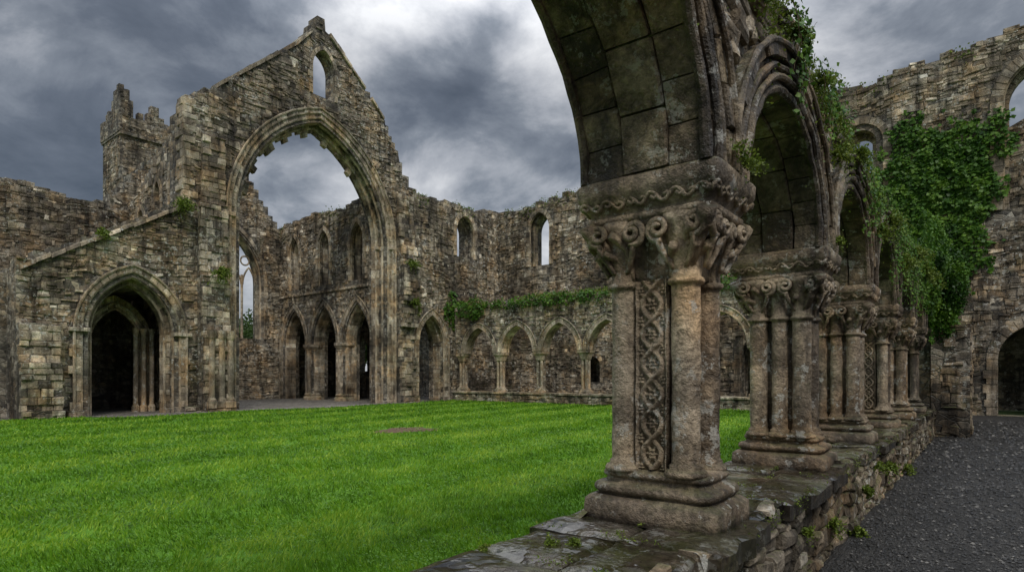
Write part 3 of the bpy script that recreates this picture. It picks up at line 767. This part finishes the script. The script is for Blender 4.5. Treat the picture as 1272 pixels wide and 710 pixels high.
# ================================================================== VEGETATION
N=620000
ang=rng.uniform(math.radians(60),math.radians(200),N)
r=np.exp(rng.uniform(math.log(2.0),math.log(36),N))
X=r*np.cos(ang); Y=r*np.sin(ang)
k=(X>-24.35)&(X<-1.97)&(Y>-10)&(Y<25.15)
k&=~(((X+11.8)**2/.7**2+(Y-10.4)**2/.9**2)<1+.5*np.sin(X*30)*np.cos(Y*25))
k&=~((X<-23.2+.35*np.sin(Y*.9)+rng.normal(0,.12,N))&(Y>6.8)&(Y<22.2))
bare=np.sin(X*2.7+2.1*np.sin(Y*1.9))*np.sin(Y*3.3+1.4*np.sin(X*2.1))+rng.normal(0,.25,N)
k&=~((bare<-.75)&(rng.uniform(size=N)<.6))
X=X[k];Y=Y[k];r=r[k];N=len(X)
w=.0035*np.maximum(1,r/3.5)*rng.uniform(.7,1.3,N)
clump=.5+.5*np.sin(X*5+2*np.sin(Y*3.1))*np.sin(Y*6.2+1.7*np.sin(X*2.3))
h=.026*rng.uniform(.5,1.4,N)*(1+r/40)*(1+.8*clump)
a=rng.uniform(0,2*math.pi,N); dx=np.cos(a)*w; dy=np.sin(a)*w
# the mower lays alternate strips over in opposite directions
strip=np.tanh(3*np.sin((X+.10*Y+.2*np.sin(Y*.4))*2*math.pi/2.3))
lx=rng.normal(0,.018,N)*(1+r/30); ly=rng.normal(0,.018,N)*(1+r/30)+.012*strip*(1+r/30)
V=np.stack([np.stack([X-dx,Y-dy,np.full(N,LZ)],1),np.stack([X+dx,Y+dy,np.full(N,LZ)],1),np.stack([X+lx,Y+ly,LZ+h],1)],1).reshape(-1,3)
pt=.11*np.sin(X*1.3+1.2*np.sin(Y*.7))*np.sin(Y*1.1+X*.4)+.11*np.sin(X*3.1+Y*2.3+2*np.sin(Y*1.7))*np.sin(Y*2.9)+.075*strip+.10*np.sin(X*9+3*np.sin(Y*6))*np.sin(Y*8)
pt+=.12*np.exp(-(((X+11)/7)**2+((Y-10)/8)**2))
t=.44+pt+rng.normal(0,.18,N)
np_mesh('grass_blades',V,np.arange(3*N),3,np.clip(np.repeat(t,3),0,1),M_grass)
N=70000
ang=rng.uniform(math.radians(95),math.radians(175),N); r=np.exp(rng.uniform(math.log(2.5),math.log(16),N)); X=r*np.cos(ang);Y=r*np.sin(ang)
k=(X<-2.0)&((np.sin(X*2.1+1.5*np.sin(Y*1.3))*np.sin(Y*2.4+X)+rng.normal(0,.3,N))>.2); X=X[k];Y=Y[k];r=r[k];N=len(X)
leaves('clover_patch',np.stack([X,Y,LZ+.02+rng.uniform(0,.025,N)],1),.017*np.maximum(1,r/6),M_clov,outward=np.array([0,0,1.2]),asp=1.0)
mb=MB(); n=26
vs=[(-11.8,10.4,LZ+.03)]
for i in range(n):
    a_=2*math.pi*i/n; q=1+.18*math.sin(3*a_)+.1*math.sin(7*a_)
    vs.append((-11.8+.68*q*math.cos(a_),10.4+.9*q*math.sin(a_),LZ+.006))
mb.add(vs,[(0,i+1,(i+1)%n+1) for i in range(n)],.5); mb.obj('mud_patch',M_mud)
N=90000
r=np.exp(rng.uniform(math.log(1.8),math.log(26),N)); ang=rng.uniform(math.radians(40),math.radians(115),N)
X=r*np.cos(ang); Y=r*np.sin(ang); k=(X>-1.0)&(X<4.9)&(Y<29.5); X=X[k];Y=Y[k];r=r[k];N=len(X)
s=.0085*np.maximum(1,r/4.5)*rng.uniform(.5,1.8,N); a=rng.uniform(0,6.28,N)
o6=np.array([[1,0,0],[0,.7,0],[-1,0,0],[0,-.7,0],[0,0,.6],[0,0,-.4]])
V=np.zeros((N,6,3)); ca=np.cos(a)[:,None];sa=np.sin(a)[:,None]
V[:,:,0]=X[:,None]+(o6[:,0]*ca-o6[:,1]*sa)*s[:,None]; V[:,:,1]=Y[:,None]+(o6[:,0]*sa+o6[:,1]*ca)*s[:,None]; V[:,:,2]=.006+s[:,None]*(.3+o6[:,2]+rng.normal(0,.15,(N,6)))
ff=np.array([[0,1,4],[1,2,4],[2,3,4],[3,0,4]]).ravel()
idx=(np.arange(N)[:,None]*6+ff[None]).ravel()
np_mesh('gravel_pebbles',V.reshape(-1,3),idx,3,np.clip(np.repeat(rng.beta(1.5,2.8,N),6),0,1),M_peb)
def interp_top(topl,s):
    best=topl[0][1]
    for (a,b),(c,d) in zip(topl,topl[1:]):
        if a<=s<=c+1e-6: return max(b,d)
    return best
def top_growth(name,fr,topl,n0,n1,dens,size,s0,s1,mat,spread=.12,hang=.2,clump=1.2,thr=-.12,q0=.3):
    pts=[]
    L=s1-s0
    for i in range(int(L*dens)):
        s=R(s0,s1)
        nv=noise.noise(Vector((s*clump,n0*3,3.3)))
        if nv<thr: continue
        z=interp_top(topl,s); q=random.random(); 
        n=R(n0,n1)
        if q<q0: n=n1+R(-.02,.06); z-=abs(random.gauss(0,hang*(1+1.5*nv)))
        else: z+=abs(random.gauss(0,spread*.5))
        pts.append(fr(s,n,z))
    return leaves(name,np.array(pts),size,mat)
top_growth('moss_growth',fA,topA,-TH,.03,2500,.024,2.3,19,M_weed,.10,.2,1.3,-.25,.62)
top_growth('moss_growth',fF,topF,-.6,.05,420,.085,-24.3,-2,M_weed,.25,.22,.8)
top_growth('moss_growth',fR,[p for p in outR[1:-1]],-1.2,.05,110,.10,-24.5,6,M_weed,.25,.3,.6)
top_growth('moss_growth',fW,[p for p in outW[-30:-1]],-.7,.05,110,.10,22,30,M_weed,.2,.3,.6)
top_growth('moss_growth',fN,topN,-1,.05,110,.09,-36,-26.5,M_weed,.2,.25,.6)
P=[]
mb=MB()
for i in range(110):
    y0=R(4.0,18.8) if i<75 else R(12,18.8); z0=interp_top(topA,y0); L=R(.25,.9)*(1 if y0<10 else 1.5); x0=-1.09
    pts=[]; yy=y0
    for q in range(14):
        f=q/13; yy+=R(-.025,.025); pts.append((x0+.05*math.sin(f*3.1)+R(-.01,.01),yy,z0+.05-L*f))
    tube(mb,pts,.004,4,.5,taper=.5)
    for p_ in pts:
        for w_ in range(3 if y0<9 else 4): P.append((p_[0]+R(-.02,.06),p_[1]+R(-.06,.06),p_[2]+R(-.04,.04)))
mb.obj('bramble_stems',M_stalk)
leaves('hanging_ivy',np.array(P),.042,M_ivy,outward=np.array([1,-.3,.3]),tint=np.clip(rng.normal(.6,.15,len(P)),0,1),asp=.9,droop=-.6)
def weed(name,c,rad,nb,size,mat=M_weed,out=(1,0,0)):
    P=[]
    for i in range(nb):
        d=Vector((random.gauss(0,1),random.gauss(0,1),random.gauss(.5,.8)))+Vector(out)*.9; d.normalize()
        L=rad*R(.5,1.1)
        for q in range(9):
            f=(q+1)/9; p=Vector(c)+d*L*f+Vector((0,0,-.45*L*f*f))
            P.append(tuple(p)); P.append(tuple(p+Vector((R(-1,1),R(-1,1),R(-1,1)))*size*.6))
    return leaves(name,np.array(P),size,mat)
ferns=[((-1.12,3.40,2.76),.19,70,.02),((-1.12,3.9,3.95),.16,44,.022),((-1.1,4.7,4.05),.15,40,.022),((-1.1,5.5,4.0),.18,44,.024),((-1.1,6.2,3.6),.17,46,.026),((-1.08,6.1,2.78),.11,30,.022),((-1.1,7.3,3.9),.22,56,.03),((-1.1,8.9,3.4),.22,56,.03),((-1.1,10.2,3.8),.28,60,.035),((-1.1,11.5,3.4),.28,60,.04),((-1.1,13.2,3.8),.35,70,.045),((-1.1,15.0,3.7),.35,70,.05),((-1.1,17.0,3.8),.35,70,.055)]
for c_,r_,n_,s_ in ferns: weed('fern_plant',c_,r_,n_,s_)
for c_,r_,n_,s_ in [((-1.02,4.6,.45),.1,26,.018),((-1.02,5.6,.3),.12,30,.02),((-1.0,7.2,.35),.12,34,.025),((-1.0,9.0,.4),.14,34,.03),((-1.0,6.6,.05),.12,34,.025),((-1.0,11.2,.1),.16,40,.03),((-1.0,8.1,.5),.12,34,.025),((-1.72,2.45,.72),.08,44,.011),((-1.62,2.52,.72),.06,36,.010),((-1.95,2.2,.7),.06,24,.012)]:
    weed('weed_plant',c_,r_,n_,s_)
for c_,r_,n_,s_ in [((-24.2,11.5,5.7),.55,90,.07),((-24.7,10.3,8.3),.5,90,.07),((-24.3,22,5.6),.4,70,.07),((-24.2,21.8,7.6),.5,70,.07),((-24.6,22.4,5.2),.4,70,.07),((-24.8,7.6,6.7),.3,60,.06)]:
    weed('weed_plant',c_,r_,n_,s_)
mb=MB()
for i in range(70):
    y0=R(3.4,9) if i<50 else R(6,18); x0=R(-1.6,-1.15); L=R(.12,.42); b=Vector((R(-.3,.7),R(-.5,.3),1)).normalized()
    z0=interp_top(topA,y0)
    pts=[Vector((x0,y0,z0))+b*L*f+Vector((.12*f*f*L,0,-.15*f*f*L)) for f in (0,.25,.5,.75,1)]
    tube(mb,pts,.0035,4,.5,taper=.4)
    for f in (1,2,3,3,4):
        e=pts[f]; tube(mb,[e,e+Vector((R(-.08,.08),R(-.08,.08),R(.01,.09)))],.002,3,.5)
mb.obj('dry_weed_stalks',M_stalk)
def ivy_on(name,fr,cells,size,dens,depth=.22,mask=.0):
    P=[];T_=[]
    for (s0,s1,z0,z1) in cells:
        for i in range(int((s1-s0)*(z1-z0)*dens)):
            s=R(s0,s1); z=R(z0,z1)
            fx=2*(s-s0)/(s1-s0)-1; fz=2*(z-z0)/(z1-z0)-1
            e=1-(fx*fx+fz*fz)+noise.noise(Vector((s*1.4,z*1.4,7)))*1.1+noise.noise(Vector((s*4,z*4,2)))*.6
            if e<.12+mask: continue
            q=noise.noise(Vector((s*2.2,z*2.2,11)))
            n=.06+min(depth,e*.2)*(1+.6*q)*R(.5,1.1)
            P.append(fr(s,n,z)); T_.append(.52+q*.5)
    ow=np.array([1,0,.35]) if fr.ax=='Y' else np.array([0,-1,.35])
    return leaves(name,np.array(P),size,M_ivy,outward=ow,tint=np.array(T_),asp=.95,droop=-.8)
ivy_on('ivy_plant',fR,[(-3.9,.7,6.4,11.9),(-3.6,-1.0,8.3,12.6),(-1.8,1.0,9.3,12.1),(-3.0,.2,4.8,8.8),(-3.4,.4,7.5,11.0)],.15,230,mask=.02)
ivy_on('ivy_plant',fA,[(15.0,19.8,2.9,5.2),(17.6,21,2.4,5.6),(19,25,3.5,6)],.075,650,.3)
P=np.concatenate([blob((-.75,18.9,3.9),(.42,.5,.95),6200),blob((-.85,18.8,3.1),(.3,.3,.75),4200),blob((-.95,17.3,4.25),(.3,1.2,.3),3000),blob((-1.2,20.6,5.0),(.4,1.8,.5),5000)])
leaves('ivy_plant',P,.07,M_ivy,tint=.4+.3*np.sin(P[:,2]*5+P[:,1]*4),droop=-.6)
ivy_on('ivy_plant',fW,[(24.9,26.6,4.2,6.6),(25.4,27.5,5.2,6.2)],.13,260)
ivy_on('ivy_plant',fF,[(-24.2,-22,4.7,6.2),(-22,-14,5.2,5.9),(-13,-6,5.2,5.9)],.11,260)
def tree(c,H,cr,nl,size):
    root=empty('ash_tree'); mb=MB(); x,y=c
    tube(mb,[(x,y,0),(x+.1,y,H*.2),(x-.1,y+.1,H*.4),(x,y,H*.62)],.035*H,9,.5,taper=.45)
    P=[]
    for i in range(16):
        a_=R(0,6.28); f=R(.3,.6); L=cr*R(.55,1.0); e=R(.3,1.1)
        p0=Vector((x,y,H*f)); p1=p0+Vector((math.cos(a_)*L*math.cos(e),math.sin(a_)*L*math.cos(e),L*math.sin(e)+H*.12))
        tube(mb,[p0,(p0+p1)/2+Vector((0,0,-.05*H)),p1],.011*H,6,.5,taper=.3)
        P.append(blob(p1,(cr*.34,cr*.34,cr*.28),nl//18)); P.append(blob((p0+p1)/2+Vector((0,0,H*.08)),(cr*.3,cr*.3,cr*.25),nl//40))
    P.append(blob((x,y,H*.82),(cr*.5,cr*.5,H*.16),nl//8))
    mb.obj('trunk_and_limbs',M_bark,root); leaves('crown',np.concatenate(P),size,M_tree,root)
for c_,H,cr in (((-55,26),5.0,3.2),((-60,33),6,4),((-66,29),6,4),((-75,40),8,5),((-45,33),5,3),((-60,-10),9,5),((14,-14),10,5),((18,45),10,5)): tree(c_,H,cr,5000,.3)
# ================================================================== CAMERA / LIGHT / SKY
cam=bpy.data.cameras.new('camera'); co=link(bpy.data.objects.new('camera',cam)); scene.camera=co
cam.lens=20.97; cam.sensor_width=36; cam.shift_y=.088; cam.clip_end=3000; cam.clip_start=.05
co.location=(0,0,1.55); co.rotation_euler=(math.radians(90),0,math.radians(38.5))
el=math.radians(50); to=Vector((.62,-.5,0)).normalized()*math.cos(el)+Vector((0,0,math.sin(el)))
sun=bpy.data.lights.new('sun','SUN'); sun.energy=1.5; sun.angle=math.radians(16); sun.color=(1,.95,.86)
so=link(bpy.data.objects.new('sun',sun)); so.rotation_euler=to.to_track_quat('Z','Y').to_euler()
w=bpy.data.worlds.new('World'); scene.world=w; w.use_nodes=True; nt=w.node_tree; nt.nodes.clear(); T=NT(nt)
sky=T.n('ShaderNodeTexSky',sky_type='NISHITA'); sky.sun_disc=False; sky.sun_elevation=el; sky.sun_rotation=math.atan2(to.x,to.y)
d=T.n('ShaderNodeTexCoord').outputs['Generated']
sx=T.n('ShaderNodeSeparateXYZ',{0:d}); z=sx.outputs[2]
zz=T.m('ADD',T.m('MAXIMUM',z,0.0),.45)
pv=T.n('ShaderNodeCombineXYZ',{0:T.m('DIVIDE',sx.outputs[0],zz),1:T.m('DIVIDE',sx.outputs[1],zz),2:T.m('MULTIPLY',z,1.2)}).outputs[0]
pv=T.n('ShaderNodeMapping',{'Vector':pv,'Location':(5.3,2.2,0)}).outputs[0]
n1=T.noise(pv,1.5,3,.5,.2); n2=T.noise(pv,3.6,8,.6,.25)
f=T.m('ADD',T.m('MULTIPLY',n1,.58),T.m('MULTIPLY',n2,.42))
def lobe(vec,p0,p1):
    v=Vector(vec).normalized()
    dp=T.n('ShaderNodeVectorMath',{0:d,1:tuple(v)},operation='DOT_PRODUCT').outputs['Value']
    return T.ramp(dp,[(p0,0.0),(p1,1.0)],'EASE')
# thin cloud (brighter) to the north-west, heavier cloud to the west
f=T.m('ADD',f,T.m('MULTIPLY',lobe((-.60,.79,.48),.9,1.0),.085))
f=T.m('ADD',f,T.m('MULTIPLY',lobe((-.87,.53,.33),.95,1.0),.05))
f=T.m('SUBTRACT',f,T.m('MULTIPLY',lobe((-1.23,.30,.52),.85,1.0),.04))
col=T.ramp(f,[(.38,(.07,.085,.11)),(.46,(.13,.15,.185)),(.51,(.23,.255,.295)),(.56,(.44,.46,.50)),(.63,(.78,.79,.81))])
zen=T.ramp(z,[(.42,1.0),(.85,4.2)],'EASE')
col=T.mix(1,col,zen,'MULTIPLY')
col=T.mix(T.ramp(z,[(0,.8),(.2,0.0)]),col,(.42,.44,.47))
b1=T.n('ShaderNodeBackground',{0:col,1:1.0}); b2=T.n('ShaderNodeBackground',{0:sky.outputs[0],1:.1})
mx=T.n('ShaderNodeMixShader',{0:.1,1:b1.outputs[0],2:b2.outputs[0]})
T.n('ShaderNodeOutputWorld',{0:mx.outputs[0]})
scene.view_settings.view_transform='Standard'; scene.view_settings.look='None'; scene.view_settings.exposure=0
